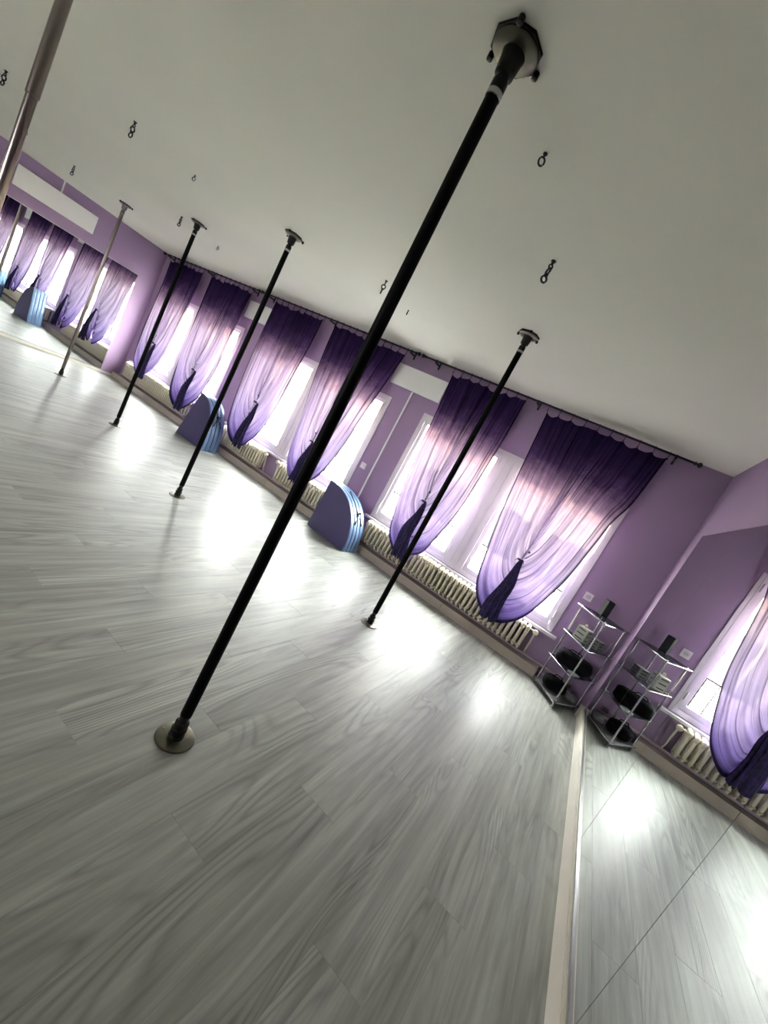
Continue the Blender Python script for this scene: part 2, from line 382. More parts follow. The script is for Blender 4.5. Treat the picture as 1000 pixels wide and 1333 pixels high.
# juliet guards outside
def guard(a, b, lab):
    root = empty('window_guard', ((a+b)/2, D+.24, WZ0))
    L0 = root.location
    def B(mb, n, sm=False):
        mb.v = [tuple(Vector(v)-L0) for v in mb.v]; return mb.build(n, M_darkm2, root, sm)
    B(MB().box(a, b, D+.23, D+.25, .86, .88), 'top_rail'); B(MB().box(a, b, D+.233, D+.247, .53, .545), 'bottom_rail')
    n = int((b-a)/.11)
    me = MB().box(-.005, .005, -.005, .005, .545-WZ0, .86-WZ0).mesh('bar', M_darkm2)
    for i in range(n):
        o = bpy.data.objects.new('bar', me); COL.objects.link(o); o.parent = root; o.location = (a-L0.x+.055+i*(b-a-.11)/(n-1), 0, 0)
    tag(root, lab, 'railing', 'iron guards outside the windows')
M_darkm2 = mat('weathered_grey_iron', (.010, .010, .010), .7, 0.0, spec=.1)
for (a, b), l in zip(PAIRS, ('grey iron bar guard outside the window nearest the far mirror', 'grey iron bar guard outside the middle window pair', 'grey iron bar guard outside the window nearest the near mirror')): guard(a+.01, b-.01, l)

# skirtings, casing
sk = MB().box(XR-.026, XR, YB, D-.35, 0, .105).box(XR-.020, XR, YB, D-.35, .105, .112)
tag(sk.build('baseboard_right', M_trim), kind='structure', label='cream skirting under the near mirror', cat='baseboard')
tag(MB().box(XL, XL+.02, YB, D-.15, 0, .045).build('baseboard_left', M_trim), kind='structure', label='low white skirting under the far mirror', cat='baseboard')
cs = empty('pipe_casing', (-4.4, D-.07, 0))
Lc = cs.location
def CB(mb, n, mt):
    mb.v = [tuple(Vector(v)-Lc) for v in mb.v]; return mb.build(n, mt, cs)
seg = [-9.0, -7.35, -5.55, -4.2, -2.62, -1.05, .13]
for a, b in zip(seg, seg[1:]):
    CB(MB().box(a+.002, b-.002, D-.148, D-.128, 0, .088), 'front_board', M_case)
    CB(MB().box(a+.002, b-.002, D-.152, D-.012, .088, .098), 'top_board', M_case)
tag(cs, 'low beige boxing along the foot of the window wall', 'casing')
hp = empty('heating_pipe', (-4.2, D-.05, .13)); Lc2 = hp.location
pm = MB().tube([(-8.9, D-.05, .128), (.45, D-.05, .128)], .014, 8)
pm.v = [tuple(Vector(v)-Lc2) for v in pm.v]; pm.build('upper_pipe', M_pipe, hp, True)
pm = MB().tube([(.132, D-.035, .06), (.45, D-.035, .06)], .014, 8)
pm.v = [tuple(Vector(v)-Lc2) for v in pm.v]; pm.build('lower_pipe', M_pipe, hp, True)
for xx, zz, yy in ((.44, .128, D-.05), (.46, .06, D-.035)):
    pm = MB().lathe([(.012, -.03), (.024, -.028), (.024, .028), (.012, .03)], 0, 0, 12)
    pm.v = [(xx+v[2]-Lc2.x, yy+v[0]-Lc2.y, zz+v[1]-Lc2.z) for v in pm.v]; pm.build('pipe_valve', M_chrome, hp, True)
tag(hp, 'mauve painted heating pipes running low along window wall into corner', 'pipe')
post = MB().box(XR-.045, XR-.002, D-.345, D-.318, 0, .115)
tag(post.build('skirting_block', M_case), 'small worn beige block at the end of the cream skirting beside the shelf', 'block')

# ------------------------------------------------------------------ mirrors
mr = empty('wall_mirror', (XR-.004, 1.3, .112)); L0 = mr.location
edges = [4.36, 3.37, 2.405, 1.475, .52, -.44, -1.40]
for a, b in zip(edges, edges[1:]):
    mb = MB().box(XR-.004, XR, b+.0015, a-.0015, .124, 1.957); mb.v = [tuple(Vector(v)-L0) for v in mb.v]; p = mb.build('mirror_panel', M_mirror, mr)
for e in edges[1:-1]:
    mb = MB().box(XR-.0035, XR-.001, e-.0016, e+.0016, .124, 1.957); mb.v = [tuple(Vector(v)-L0) for v in mb.v]; mb.build('panel_joint', M_seam, mr)
mb = MB().box(XR-.012, XR, -1.40, 4.36, .112, .124); mb.v = [tuple(Vector(v)-L0) for v in mb.v]; mb.build('bottom_rail', M_alu, mr)
tag(mr, 'large frameless wall mirror on the near right wall reflecting shelf and curtain', 'mirror')
ml = empty('wall_mirror', (XL+.004, 1.5, .05)); L1 = ml.location
edges = [4.41, 3.42, 2.43, 1.44, .45, -.54]
for a, b in zip(edges, edges[1:]):
    mb = MB().box(XL, XL+.004, b+.0015, a-.0015, .062, 1.956); mb.v = [tuple(Vector(v)-L1) for v in mb.v]; mb.build('mirror_panel', M_mirror, ml)
for e in edges[1:-1]:
    mb = MB().box(XL+.001, XL+.0035, e-.0016, e+.0016, .062, 1.956); mb.v = [tuple(Vector(v)-L1) for v in mb.v]; mb.build('panel_joint', M_alu, ml)
for z0, z1, n in ((.046, .062, 'bottom_rail'), (1.956, 1.966, 'top_rail')):
    mb = MB().box(XL, XL+.012, -.54, 4.41, z0, z1); mb.v = [tuple(Vector(v)-L1) for v in mb.v]; mb.build(n, M_alu, ml)
tag(ml, 'long wall mirror on the far wall under the white panel', 'mirror')

# ------------------------------------------------------------------ white wall panels
def wpanel(dims, lab, cond):
    x0, x1, y0, y1, z0, z1 = dims
    r = empty('wall_panel', ((x0+x1)/2, (y0+y1)/2, z0)); l = r.location
    def B(mb, n, mt, sm=False):
        mb.v = [tuple(Vector(v)-l) for v in mb.v]; return mb.build(n, mt, r, sm)
    g = .018
    if x1-x0 > y1-y0:
        B(MB().box(x0, x1, y0, y0+.03, z0, z1), 'panel_face', M_panelw); B(MB().box(x0+.04, x1-.04, y0+.03, y1, z0+.04, z1-.04), 'bracket', M_frame)
    else:
        B(MB().box(x1-.03, x1, y0, y1, z0, z1), 'panel_face', M_panelw); B(MB().box(x0, x1-.03, y0+.04, y1-.04, z0+.04, z1-.04), 'bracket', M_frame)
    for c in cond: B(MB().box(*c), 'cable_trunking', M_frame if len(cond) == 2 else M_panelw)
    tag(r, lab, 'panel', 'white flat panels high on the walls')
wpanel((-3.13, -2.36, D-.05, D, 2.12, 2.39), 'white panel on the window wall between the two nearest rods', [(-2.785, -2.763, D-.012, D, .2, 2.12)])
wpanel((-6.25, -5.55, D-.05, D, 2.12, 2.39), 'white panel on the window wall partly behind the middle curtains', [(-6.02, -5.998, D-.012, D, .2, 2.12)])
wpanel((XL, XL+.05, 2.46, 3.54, 2.135, 2.42), 'long white panel high on the far wall above the mirror', [(XL, XL+.012, 3.0, 3.02, 2.42, H)])
def plate(x, z, lab, holes):
    r = empty('socket' if holes else 'light_switch', (x, D-.006, z))
    MB().box(-.04, .04, -.006, .006, -.04, .04).build('cover_plate', M_socket, r)
    if holes:
        o = MB().lathe([(.026, 0), (.026, .004), (.02, .004), (.02, .001)], 0, 0, 20)
        o.v = [(v[0], -.006-v[2], v[1]) for v in o.v]; o.build('socket_face', M_frame, r)
        for s_ in (-.009, .009): MB().box(s_-.003, s_+.003, -.0105, -.007, -.003, .003).build('socket_hole', M_plast, r)
    else: MB().box(-.022, .022, -.012, -.006, -.024, .024).build('rocker', M_socket, r)
    tag(r, lab, 'socket' if holes else 'switch')
plate(.165, .99, 'white wall socket above the chrome shelf', True)
plate(-2.925, .985, 'white light switch on the wall above the nearer blue mat', False)

# ------------------------------------------------------------------ radiators
def radiator(x0, x1, lab, valve_right=True):
    pitch = .058; n = int(round((x1-x0)/pitch)); pitch = (x1-x0)/n; r = empty('radiator', ((x0+x1)/2, D-.107, 0)); l = r.location
    z0, z1 = .165, .425
    s_ = MB()
    for yy in (-.045, 0, .045):
        s_.tube([(0, yy, z0+.012), (0, yy, z1-.012)], .0175, 8)
    s_.tube([(0, -.058, z0+.035), (0, -.05, z0+.008), (0, 0, z0), (0, .05, z0+.008), (0, .058, z0+.035)], .0155, 8)
    s_.tube([(0, -.06, z1-.05), (0, -.054, z1-.012), (0, -.02, z1), (0, .02, z1), (0, .054, z1-.012), (0, .058, z1-.04)], .0215, 8)
    me = s_.mesh('section', M_rad, True)
    for i in range(n):
        o = bpy.data.objects.new('section', me); COL.objects.link(o); o.parent = r; o.location = (x0-l.x+(i+.5)*pitch, 0, 0)
    for zz in (z0+.02, z1-.02):
        hub = MB().tube([(x0-l.x+.01, 0, zz), (x1-l.x-.01, 0, zz)], .017, 10); hub.build('hub_pipe', M_rad, r, True)
    for xx in (x0-l.x+.2, x1-l.x-.2): MB().box(xx-.01, xx+.01, .05, .106, z0+.02, z0+.05).build('wall_bracket', M_rad, r)
    e = 1 if valve_right else -1; xe = (x1 if valve_right else x0) - l.x
    v = MB().lathe([(.006, -.02), (.022, -.018), (.028, 0), (.028, .02), (.016, .028)], 0, 0, 14)
    v.v = [(xe+e*(.045+.0*p[0]), p[0]*1.0-.03+0*p[2], z1-.025+p[1]) if False else (xe+e*.05+p[0], -.02-p[2], z1-.02+p[1]) for p in v.v]
    v.build('valve_knob', M_rad, r, True)
    MB().tube([(xe-e*.01, 0, z1-.02), (xe+e*.05, 0, z1-.02), (xe+e*.05, 0, z1-.05), (xe+e*.05, .03, .2), (xe+e*.05, .057, .146)], .009, 8).build('feed_pipe', M_rad, r, True)
    tag(r, lab, 'radiator')
radiator(-8.64, -6.55, 'cream column radiator under the window nearest the far mirror')
radiator(-5.50, -4.49, 'short cream column radiator right of the farther blue mat')
radiator(-4.12, -3.02, 'short cream column radiator left of the nearer blue mat', False)
radiator(-2.40, -.12, 'long cream column radiator right of the nearer blue mat')

# ------------------------------------------------------------------ curtain rods
def rod(x0, x1, br, lab):
    y, z = D-.13, 2.555; r = empty('curtain_rod', ((x0+x1)/2, y, z)); l = r.location
    MB().tube([(x0-l.x, 0, 0), (x1-l.x, 0, 0)], .010, 10).build('rod', M_iron, r, True)
    for xe, e in ((x0, -1), (x1, 1)):
        p = MB().lathe([(.01, 0), (.019, .004), (.019, .012), (.009, .018), (.012, .024), (.024, .038), (.026, .05), (.018, .062), (.004, .068)], 0, 0, 12)
        p.v = [(xe-l.x+e*q[2], q[0], q[1]) for q in p.v]; p.build('finial', M_iron, r, True)
    for b in br:
        q = MB().box(b-l.x-.009, b-l.x+.009, .118, .13, -.06, .02).box(b-l.x-.009, b-l.x+.009, -.01, .12, -.03, -.012).ring((b-l.x, 0, 0), .013, .005, 'x', 12, 6)
        q.build('bracket', M_iron, r)
    tag(r, lab, 'curtain rod')
rod(-8.82, -6.09, (-8.72, -7.44, -6.2), 'black iron curtain rod nearest the far mirror')
rod(-5.93, -2.92, (-5.8, -4.43, -2.99), 'black iron curtain rod over the middle curtains')
rod(-2.76, .30, (-2.6, -1.25, .15), 'black iron curtain rod nearest the near mirror')

# ------------------------------------------------------------------ curtains
def spline(pts, n):
    P = [Vector((p[0], p[1])) for p in pts]; P = [2*P[0]-P[1]] + P + [2*P[-1]-P[-2]]
    dense = []
    for i in range(1, len(P)-2):
        for k in range(12):
            t = k/12; a, b, c, d = P[i-1], P[i], P[i+1], P[i+2]
            dense.append(.5*((2*b)+(-a+c)*t+(2*a-5*b+4*c-d)*t*t+(-a+3*b-3*c+d)*t**3))
    dense.append(P[-2])
    S = [0]
    for i in range(1, len(dense)): S.append(S[-1]+(dense[i]-dense[i-1]).length)
    out = []; j = 0
    for k in range(n+1):
        s = S[-1]*k/n
        while j < len(S)-2 and S[j+1] < s: j += 1
        f = (s-S[j])/max(1e-9, S[j+1]-S[j]); out.append(dense[j].lerp(dense[j+1], f))
    return out
def fbm(t, sd):
    return sum(math.sin(t*f+sd*p)*a for f, p, a in ((6.1, 1.3, .5), (13.7, 2.1, .3), (29.3, 3.7, .2)))
def curtain(TL, TR, Lp, Rp, K, btn, lab, sd, nr=9, tail=(-.085, .035, .24)):
    yb = D-.13
    r = empty('curtain', (K[0], yb, 0)); l = r.location
    NT, NU = 72, 128
    Lo = spline([TL]+Lp+[(Lp[-1][0]*.4+K[0]*.6-.03, Lp[-1][1]+.18), (K[0]-.03, K[1]-.3), (K[0]-.012, K[1]-.02)], NT)
    Ro = spline([TR]+Rp+[(Rp[-1][0]*.4+K[0]*.6+.03, Rp[-1][1]+.18), (K[0]+.03, K[1]-.3), (K[0]+.012, K[1]-.02)], NT)
    Tm = ((TL[0]+TR[0])/2, (TL[1]+TR[1])/2)
    C_ = spline([Tm, (Tm[0]*.5+K[0]*.5, (Tm[1]+K[1])/2), (K[0], K[1])], NT)
    mb = MB(); uv = []
    rings = nr-1
    for j in range(NT+1):
        t = j/NT
        for i in range(NU+1):
            u = i/NU; s = abs(u-.5)*2; O = (Lo if u < .5 else Ro)[j]; c = C_[j]
            g = s ** (1+.25*t)
            x = c.x+(O.x-c.x)*g; z = c.y+(O.y-c.y)*g
            top = max(0, 1-t*9); bl = min(1, max(0, (t-.45)/.3)); bl = bl*bl*(3-2*bl)
            z -= (.024+.012*math.sin(u*9+sd))*abs(math.sin(PI*rings*u))**.7*top
            fold = math.sin(2*PI*rings*u*.5+1.3*fbm(u*2, sd)) * .028*max(0, 1-t*1.2) + .017*math.sin(2*PI*(rings*1.7)*u+sd+2*fbm(u+t*.4, sd))*(.35+.65*math.sin(PI*min(1, t*1.15)))
            crease = .020*math.sin(2*PI*23*u+3*fbm(u+.3*t, sd+2))*max(0, t-.3)*1.4
            bil = -.05*math.sin(PI*t)**1.0*(.6+.4*s) - .05*t*t*(1-s) - .03*t - .045*bl
            kk = (yb+bil*.9)/yb; x *= kk; z = 1.39+(z-1.39)*kk
            f = max(0, 1-t**6)
            y = (fold+crease)*f+bil
            mb.v.append((x-l.x, y, z)); uv.append((u, t*1.0))
    for j in range(NT):
        for i in range(NU):
            a = j*(NU+1)+i; mb.f.append((a, a+1, a+NU+2, a+NU+1))
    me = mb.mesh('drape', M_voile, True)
    ul = me.uv_layers.new(name='UVMap')
    for lp in me.loops: ul.data[lp.index].uv = uv[lp.vertex_index]
    o = bpy.data.objects.new('drape', me); COL.objects.link(o); o.parent = r
    # gathered tail hanging from the tie
    tb = MB(); NA, NB = 56, 22
    zb = min(min(p[1] for p in Lp), min(p[1] for p in Rp))
    for j in range(NB+1):
        t = j/NB
        for i in range(NA):
            a = 2*PI*i/NA
            wob = 1+.22*math.sin(t*7+sd*2); wx0, wx1 = .016+(-tail[0]*.85-.012)*t**.6*wob, .016+(tail[1]*1.5-.012)*t**.5*(2-wob)
            cx = math.cos(a); rx = cx*(wx0 if cx < 0 else wx1)
            pl = 1+.42*math.sin(a*7+sd+t*2.5)*min(1, t*3)+.22*math.sin(a*15+sd*2-t*3)*min(1, t*2)
            zz = (K[1]-.01)+(zb+.03-K[1])*t - .075*t*abs(math.sin(a*4.5+sd))+.02*t
            kk = (yb-.16)/yb; zz = 1.39+(zz-1.39)*kk
            tb.v.append((rx*pl+K[0]*kk-K[0]+(.02+.012*math.sin(sd*3))*t, -.125-.055*min(1, t*2)+math.sin(a)*(.010+.022*t)*pl, zz))
    for j in range(NB):
        for i in range(NA):
            a, b = j*NA+i, j*NA+(i+1) % NA; tb.f.append((a, b, b+NA, a+NA))
    tb.f.append(tuple(range(NA)))
    tb.build('gathered_tail', M_tail, r, True, sharp=False)['label'] = 'dark bunched tail of the curtain'
    # pinched ruff just above the tie
    kq = (yb-.13)/yb; KX = K[0]*kq-K[0]; KZ = 1.39+(K[1]-.012-1.39)*kq; BX = btn[0]*kq-K[0]; BZ = 1.39+(btn[1]-1.39)*kq
    rf = MB()
    for i in range(7):
        a = PI*(.1+.8*i/6); d = .035+.02*((i*7) % 3)
        rf.tube([(KX, -.135, KZ), (KX+math.cos(a)*d*.6, -.15, KZ+math.sin(a)*d*.25), (KX+math.cos(a)*d, -.135, KZ-.008-.012*(i % 2))], [.009, .007, .002], 6)
    rf.build('pinched_ruff', M_tail, r, True, sharp=False)
    MB().ring((KX, -.13, KZ), .014, .005, 'z', 14, 6).build('tie', M_strap, r, True)
    bt = MB().lathe([(.002, 0), (.008, .001), (.009, .004), (.006, .007), (.002, .008)], 0, 0, 10)
    bt.v = [(BX+v[0]*1.3, -.125-v[2], BZ+v[1]*1.3) for v in bt.v]; bt.build('button', M_strap, r, True)
    rg = MB().ring((0, 0, 0), .019, .003, 'x', 14, 6).tube([(0, 0, -.019), (0, 0, -.048)], .003, 6).box(-.005, .005, -.004, .004, -.062, -.046).mesh('curtain_ring', M_iron, True)
    for i in range(nr):
        u = i/(nr-1); ro = bpy.data.objects.new('curtain_ring', rg); COL.objects.link(ro); ro.parent = r
        x = TL[0]+(TR[0]-TL[0])*u; ro.location = (x-l.x+.004*math.sin(i*5), 0, 2.552); ro.rotation_euler = (0, 0, .25*math.sin(i*3+sd))
    tag(r, lab, 'curtain', 'violet dip-dyed voile curtains')
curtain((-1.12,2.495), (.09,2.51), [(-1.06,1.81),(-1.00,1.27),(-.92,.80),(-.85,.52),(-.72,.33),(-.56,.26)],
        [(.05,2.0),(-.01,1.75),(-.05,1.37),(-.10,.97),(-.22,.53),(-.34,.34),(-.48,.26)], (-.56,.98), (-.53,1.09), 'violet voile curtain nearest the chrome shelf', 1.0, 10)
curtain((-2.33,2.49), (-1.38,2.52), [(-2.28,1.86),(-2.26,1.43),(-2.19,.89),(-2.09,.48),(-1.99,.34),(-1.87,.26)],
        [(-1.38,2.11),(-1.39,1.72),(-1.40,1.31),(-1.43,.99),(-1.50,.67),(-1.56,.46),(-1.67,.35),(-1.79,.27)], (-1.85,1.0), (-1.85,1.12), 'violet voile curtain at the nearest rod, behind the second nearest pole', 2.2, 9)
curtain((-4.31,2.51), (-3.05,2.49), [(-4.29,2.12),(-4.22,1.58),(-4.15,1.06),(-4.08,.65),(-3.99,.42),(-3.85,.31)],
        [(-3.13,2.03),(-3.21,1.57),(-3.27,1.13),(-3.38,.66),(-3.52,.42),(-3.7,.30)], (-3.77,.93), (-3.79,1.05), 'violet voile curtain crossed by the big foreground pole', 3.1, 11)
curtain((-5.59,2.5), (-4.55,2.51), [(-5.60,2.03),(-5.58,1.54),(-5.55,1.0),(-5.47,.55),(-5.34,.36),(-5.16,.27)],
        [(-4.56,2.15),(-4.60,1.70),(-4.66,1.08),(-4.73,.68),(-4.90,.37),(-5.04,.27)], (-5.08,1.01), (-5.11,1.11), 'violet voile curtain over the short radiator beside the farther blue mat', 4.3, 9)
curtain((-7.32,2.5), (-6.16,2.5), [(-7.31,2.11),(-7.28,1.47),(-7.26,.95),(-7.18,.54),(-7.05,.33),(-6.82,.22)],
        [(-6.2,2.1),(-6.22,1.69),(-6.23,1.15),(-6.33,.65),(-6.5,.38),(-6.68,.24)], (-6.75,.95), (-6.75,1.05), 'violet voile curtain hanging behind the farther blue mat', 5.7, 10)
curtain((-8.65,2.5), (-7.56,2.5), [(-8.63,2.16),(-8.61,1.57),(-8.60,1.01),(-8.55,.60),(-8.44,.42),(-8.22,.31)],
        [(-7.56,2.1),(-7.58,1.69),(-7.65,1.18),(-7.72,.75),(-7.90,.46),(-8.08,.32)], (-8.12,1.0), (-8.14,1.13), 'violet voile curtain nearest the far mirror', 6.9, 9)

# ------------------------------------------------------------------ dance poles
def dance_pole(x, y, lab, mt, mb_, detail=24, knobs=True, sleeve=None):
    r = empty('dance_pole', (x, y, 0)); rp = .0225; s = detail
    MB().lathe([(.0005, 0), (.075, 0), (.076, .003), (.074, .008), (.060, .011), (.032, .013)], 0, 0, s*2).build('base_plate', mb_, r, True)
    MB().lathe([(.031, .012), (.031, .02), (.026, .024), (.026, .034), (.030, .036), (.030, .052), (.024, .056), (.024, .066), (.027, .068), (.027, .078), (.019, .084), (.017, .105), (.022, .108), (.022, .118)], 0, 0, s).build('swivel_joint', M_darkm, r, True)
    MB().lathe([(rp, .116), (rp, H-.10)], 0, 0, s).build('shaft', mt, r, True)
    MB().lathe([(.0235, H-.13), (.0245, H-.128), (.0245, H-.10), (.020, H-.098), (.020, H-.085), (.030, H-.08), (.033, H-.055), (.035, H-.03), (.040, H-.02)], 0, 0, s).build('top_collar', M_darkm if mt is M_black else mt, r, True)
    MB().lathe([(.0232, H-.150), (.0250, H-.148), (.0250, H-.132), (.0232, H-.130)], 0, 0, s).build('locking_ring', M_tube, r, True)
    MB().lathe([(.038, H-.024), (.066, H-.020), (.074, H-.014), (.074, H-.010), (.0005, H-.009)], 0, 0, s*2).build('ceiling_plate', mb_, r, True)
    hexp = [(.083*math.cos(PI*i/4+.2), .083*math.sin(PI*i/4+.2)) for i in range(8)]
    MB().zprism(hexp, H-.010, H).build('mounting_plate', M_darkm, r)
    if knobs:
        for i in range(3):
            a = 2*PI*i/3+.9; MB().lathe([(.004, H-.022), (.010, H-.020), (.010, H-.002), (.004, H)], .089*math.cos(a), .089*math.sin(a), 10).build('fixing_bolt', M_darkm, r, True)
    if sleeve: MB().lathe([(.0228, sleeve), (.0265, sleeve+.004), (.0265, H-.128), (.0228, H-.126)], 0, 0, s).build('extension_sleeve', mt, r, True)
    bo = MB().lathe([(.002, .008), (.005, .0085), (.005, .0125), (.002, .013)], -.052, -.02, 10).build('plate_screw', M_chrome, r, True)
    tag(r, lab, 'dance pole', 'dance poles from floor to ceiling')
dance_pole(-.9014, 1.1512, 'big black dance pole in the foreground with round steel base', M_black, M_bronze, 32)
dance_pole(-1.159, 3.1228, 'black dance pole in front of the curtain second nearest the shelf', M_black, M_bronze)
dance_pole(-3.3441, 2.6478, 'black dance pole passing in front of the farther blue mat', M_black, M_bronze)
dance_pole(-5.3442, 2.9983, 'black dance pole crossing the curtain nearest the far mirror', M_black, M_bronze)
dance_pole(-7.344, 3.1309, 'slim chrome dance pole standing in front of the far mirror', M_chrome, M_bronze)
dance_pole(-2.9, .768, 'chrome dance pole cut off by the upper left corner', M_chrome, M_bronze, sleeve=2.0)

# ------------------------------------------------------------------ ceiling hooks
def hook(x, y, big, lab, rz):
    r = empty('ceiling_hook', (x, y, H), rz)
    if big:
        MB().lathe([(.013, -.001), (.013, -.006), (.007, -.008), (.007, -.02), (.004, -.021)], 0, 0, 12).build('anchor', M_iron, r, True)
        MB().ring((0, 0, -.031), .011, .0042, 'y', 14, 6).build('eye', M_iron, r, True)
        MB().ring((0, 0, -.056), .016, .0052, 'x', 16, 8, 1.1).build('link', M_iron, r, True)
        MB().lathe([(.008, -.069), (.011, -.072), (.011, -.080), (.007, -.083)], 0, 0, 12).build('swivel', M_iron, r, True)
        MB().ring((0, 0, -.098), .016, .0055, 'y', 16, 8, 1.0).build('lower_ring', M_iron, r, True)
    else:
        MB().lathe([(.009, -.0005), (.009, -.004), (.004, -.006), (.004, -.016)], 0, 0, 10).build('anchor', M_iron, r, True)
        MB().ring((0, 0, -.030), .012, .0035, 'y', 16, 6, 1.25).build('eye', M_iron, r, True)
    tag(r, lab, 'ceiling hook', 'swivel hooks on the ceiling' if big else 'small eye hooks on the ceiling')
for a in [(-.876, 2.15, 1, 'black swivel ring hook on the ceiling right of the big pole', .9),
          (-2.47, 2.97, 1, 'black swivel ring hook just left of the big pole near its middle', 2.2),
          (-4.14, 1.64, 1, 'largest black swivel hook in the upper left of the ceiling', .3),
          (-5.65, 2.97, 1, 'black swivel hook just left of a black pole top far down the ceiling', .5),
          (-7.35, 2.49, 1, 'black swivel hook above the white panel on the far wall', .7),
          (-5.6, 1.3, 1, 'black hook at the left edge left of the cut-off pole', .4),
          (-.85, 1.51, 0, 'small eye hook below the big pole top', .8), (-4.08, 2.12, 0, 'small eye hook right of the largest swivel hook', .7),
          (-2.48, 3.46, 0, 'small open eye hook right of the big pole above the curtain rod', 2.0), (-5.64, 3.5, 0, 'tiny eye hook between two black pole tops', .6),
          (-7.38, 2.01, 0, 'tiny eye hook near the left edge above the far wall', .5)]: hook(*a)

# ------------------------------------------------------------------ folded crash mats
def crash_mat(x, y, w_, h_, lean, th, rz, lab, flip):
    r = empty('folded_crash_mat', (x, y, 0), rz); n = 4; t = th/n
    def outline(ins=0, bulge=1.0):
        P = [(ins, ins)]
        k = 22
        for i in range(k+1):
            a = PI/2*i/k; P.append((w_*math.cos(a)**.85*1.0 if a < PI/2-1e-6 else 0, h_*math.sin(a)**.9))
        return [(min(max(px+lean*(pz/h_)*(1-px/w_), ins), w_-ins) if True else px, min(max(pz, ins), h_-ins)) for px, pz in P[::1]]
    O = outline()
    for j in range(n):
        cx, cz = w_*.42, h_*.4
        def sc(P, k): return [(cx+(a-cx)*k, cz+(b-cz)*k) for a, b in P]
        mb = MB(); y0 = j*t; prof = [(0.0, .975), (.10, .994), (.25, 1.0), (.75, 1.0), (.90, .994), (1.0, .975)]
        rows = []
        for f, k in prof:
            rows.append(len(mb.v)); mb.v += [(a, y0+f*t*.985, max(b, .002)) for a, b in sc(O, k)]
        K_ = len(O)
        for q in range(len(prof)-1):
            for i in range(K_): mb.f.append((rows[q]+i, rows[q+1]+i, rows[q+1]+(i+1) % K_, rows[q]+(i+1) % K_))
        mb.f.append(tuple(rows[0]+i for i in range(K_))); mb.f.append(tuple(rows[-1]+i for i in reversed(range(K_))))
        o = mb.build('foam_layer', M_matside, r, True); o.data.materials.append(M_matface)
        for p in o.data.polygons:
            if abs(p.normal.y) > .8 or (len(p.vertices) == 4 and p.normal.z < -.5): p.material_index = 1
    # piping along the seams and two webbing handles
    for j in range(n+1):
        yy = min(max(j*t, .004), th-.004)
        arc = [(cx_, yy, cz_) for cx_, cz_ in [(w_*.42+(a-w_*.42)*.992, h_*.4+(b-h_*.4)*.992) for a, b in O[1:]] if cz_ > .01]
        MB().tube(arc, .0045, 6).build('seam_piping', M_strap if j == 2 else M_matface, r, True)
    i0 = 10; A = O[1+i0]; B_ = O[1+i0-4]; Cc = O[1+i0+1]
    nx, nz = (A[0]-w_*.35), (A[1]-h_*.3); q = math.hypot(nx, nz); nx /= q; nz /= q
    knot = Vector((A[0]+nx*.012, th*.5, A[1]+nz*.012))
    MB().tube([knot+Vector((0, -.03, 0)), knot+Vector((nx*.02, -.012, nz*.03+.012)), knot, knot+Vector((nx*.02, .012, nz*.03+.012)), knot+Vector((0, .035, 0))], .006, 6).build('strap_bow', M_strap, r, True)
    for yy, e in ((th*.28, O[1+i0-3]), (th*.78, O[1+i0-3])):
        MB().tube([knot, Vector((e[0]*.5+A[0]*.5+nx*.018, (yy+th*.5)/2, e[1]*.5+A[1]*.5+nz*.018)), Vector((e[0]+nx*.006, yy, e[1]+nz*.006))], [.006, .006, .008], 6).build('strap_end', M_strap, r, True)
    e = O[1+i0+4]
    MB().tube([knot, Vector((e[0]+nx*.008, th*.45, e[1]+nz*.008)), Vector((O[1+i0+8][0], th*.62, O[1+i0+8][1]+.008))], .005, 6).build('strap_end', M_strap, r, True)
    tag(r, lab, 'crash mat', 'folded round crash mats under the windows')
crash_mat(-3.02, 4.33, .70, .66, .03, .27, -.12, 'indigo and light blue folded crash mat nearer the camera, behind the big pole', 0)
crash_mat(-5.95, 4.21, .72, .75, .20, .27, -.03, 'farther indigo and light blue folded crash mat behind the black pole', 0)

# ------------------------------------------------------------------ chrome shelf
SL, SF, SR, SB = (.160, 4.505), (.370, 4.200), (.565, 4.505), (.365, 4.655)
sh = empty('corner_shelf', (.365, 4.46, 0)); Ls = sh.location
zs = (.05, .335, .615, .905)
cx, cy = .365, 4.46
me = None
for px, py in (SL, SF, SR, SB):
    MB().lathe([(.010, 0), (.0105, .012), (.0085, .014), (.0085, .895)], px-cx, py-cy, 12).build('post', M_tube, sh, True)
    for z in zs[:3]: MB().lathe([(.0115, z-.012), (.0115, z+.010)], px-cx, py-cy, 12).build('clamp', M_tube, sh, True)
    MB().lathe([(.010, .895), (.010, .914), (.006, .918)], px-cx, py-cy, 12).build('post_cap', M_tube, sh, True)
def rh(k, e=0):
    return [((p[0]-cx)*k, (p[1]-cy)*k) for p in (SF, SR, SB, SL)]
for z in zs:
    k = 1.2 if z > .8 else 1.13
    sp = MB().zprism(rh(k), z, z+.006).build('shelf_plate', M_shelfglass if z > .1 else M_dgrey, sh)
    P = rh(k+.01); MB().tube([(a, b, z+.003) for a, b in P], .0045, 6, True).build('shelf_rim', M_tube, sp, False)
tag(sh, 'four-tier chrome tube shelf with glass plates in the corner beside the mirror', 'shelf')
# speaker tower on the top plate
s_ = empty('speaker', (.345, 4.60, .912), .5)
MB().cbox(-.033, .033, -.033, .033, 0, .165, .006).build('cabinet', M_plast, s_)
MB().box(-.028, .028, -.036, -.033, .012, .155).build('grille', M_strap, s_)
tag(s_, 'black upright speaker standing on the top plate of the chrome shelf', 'speaker')
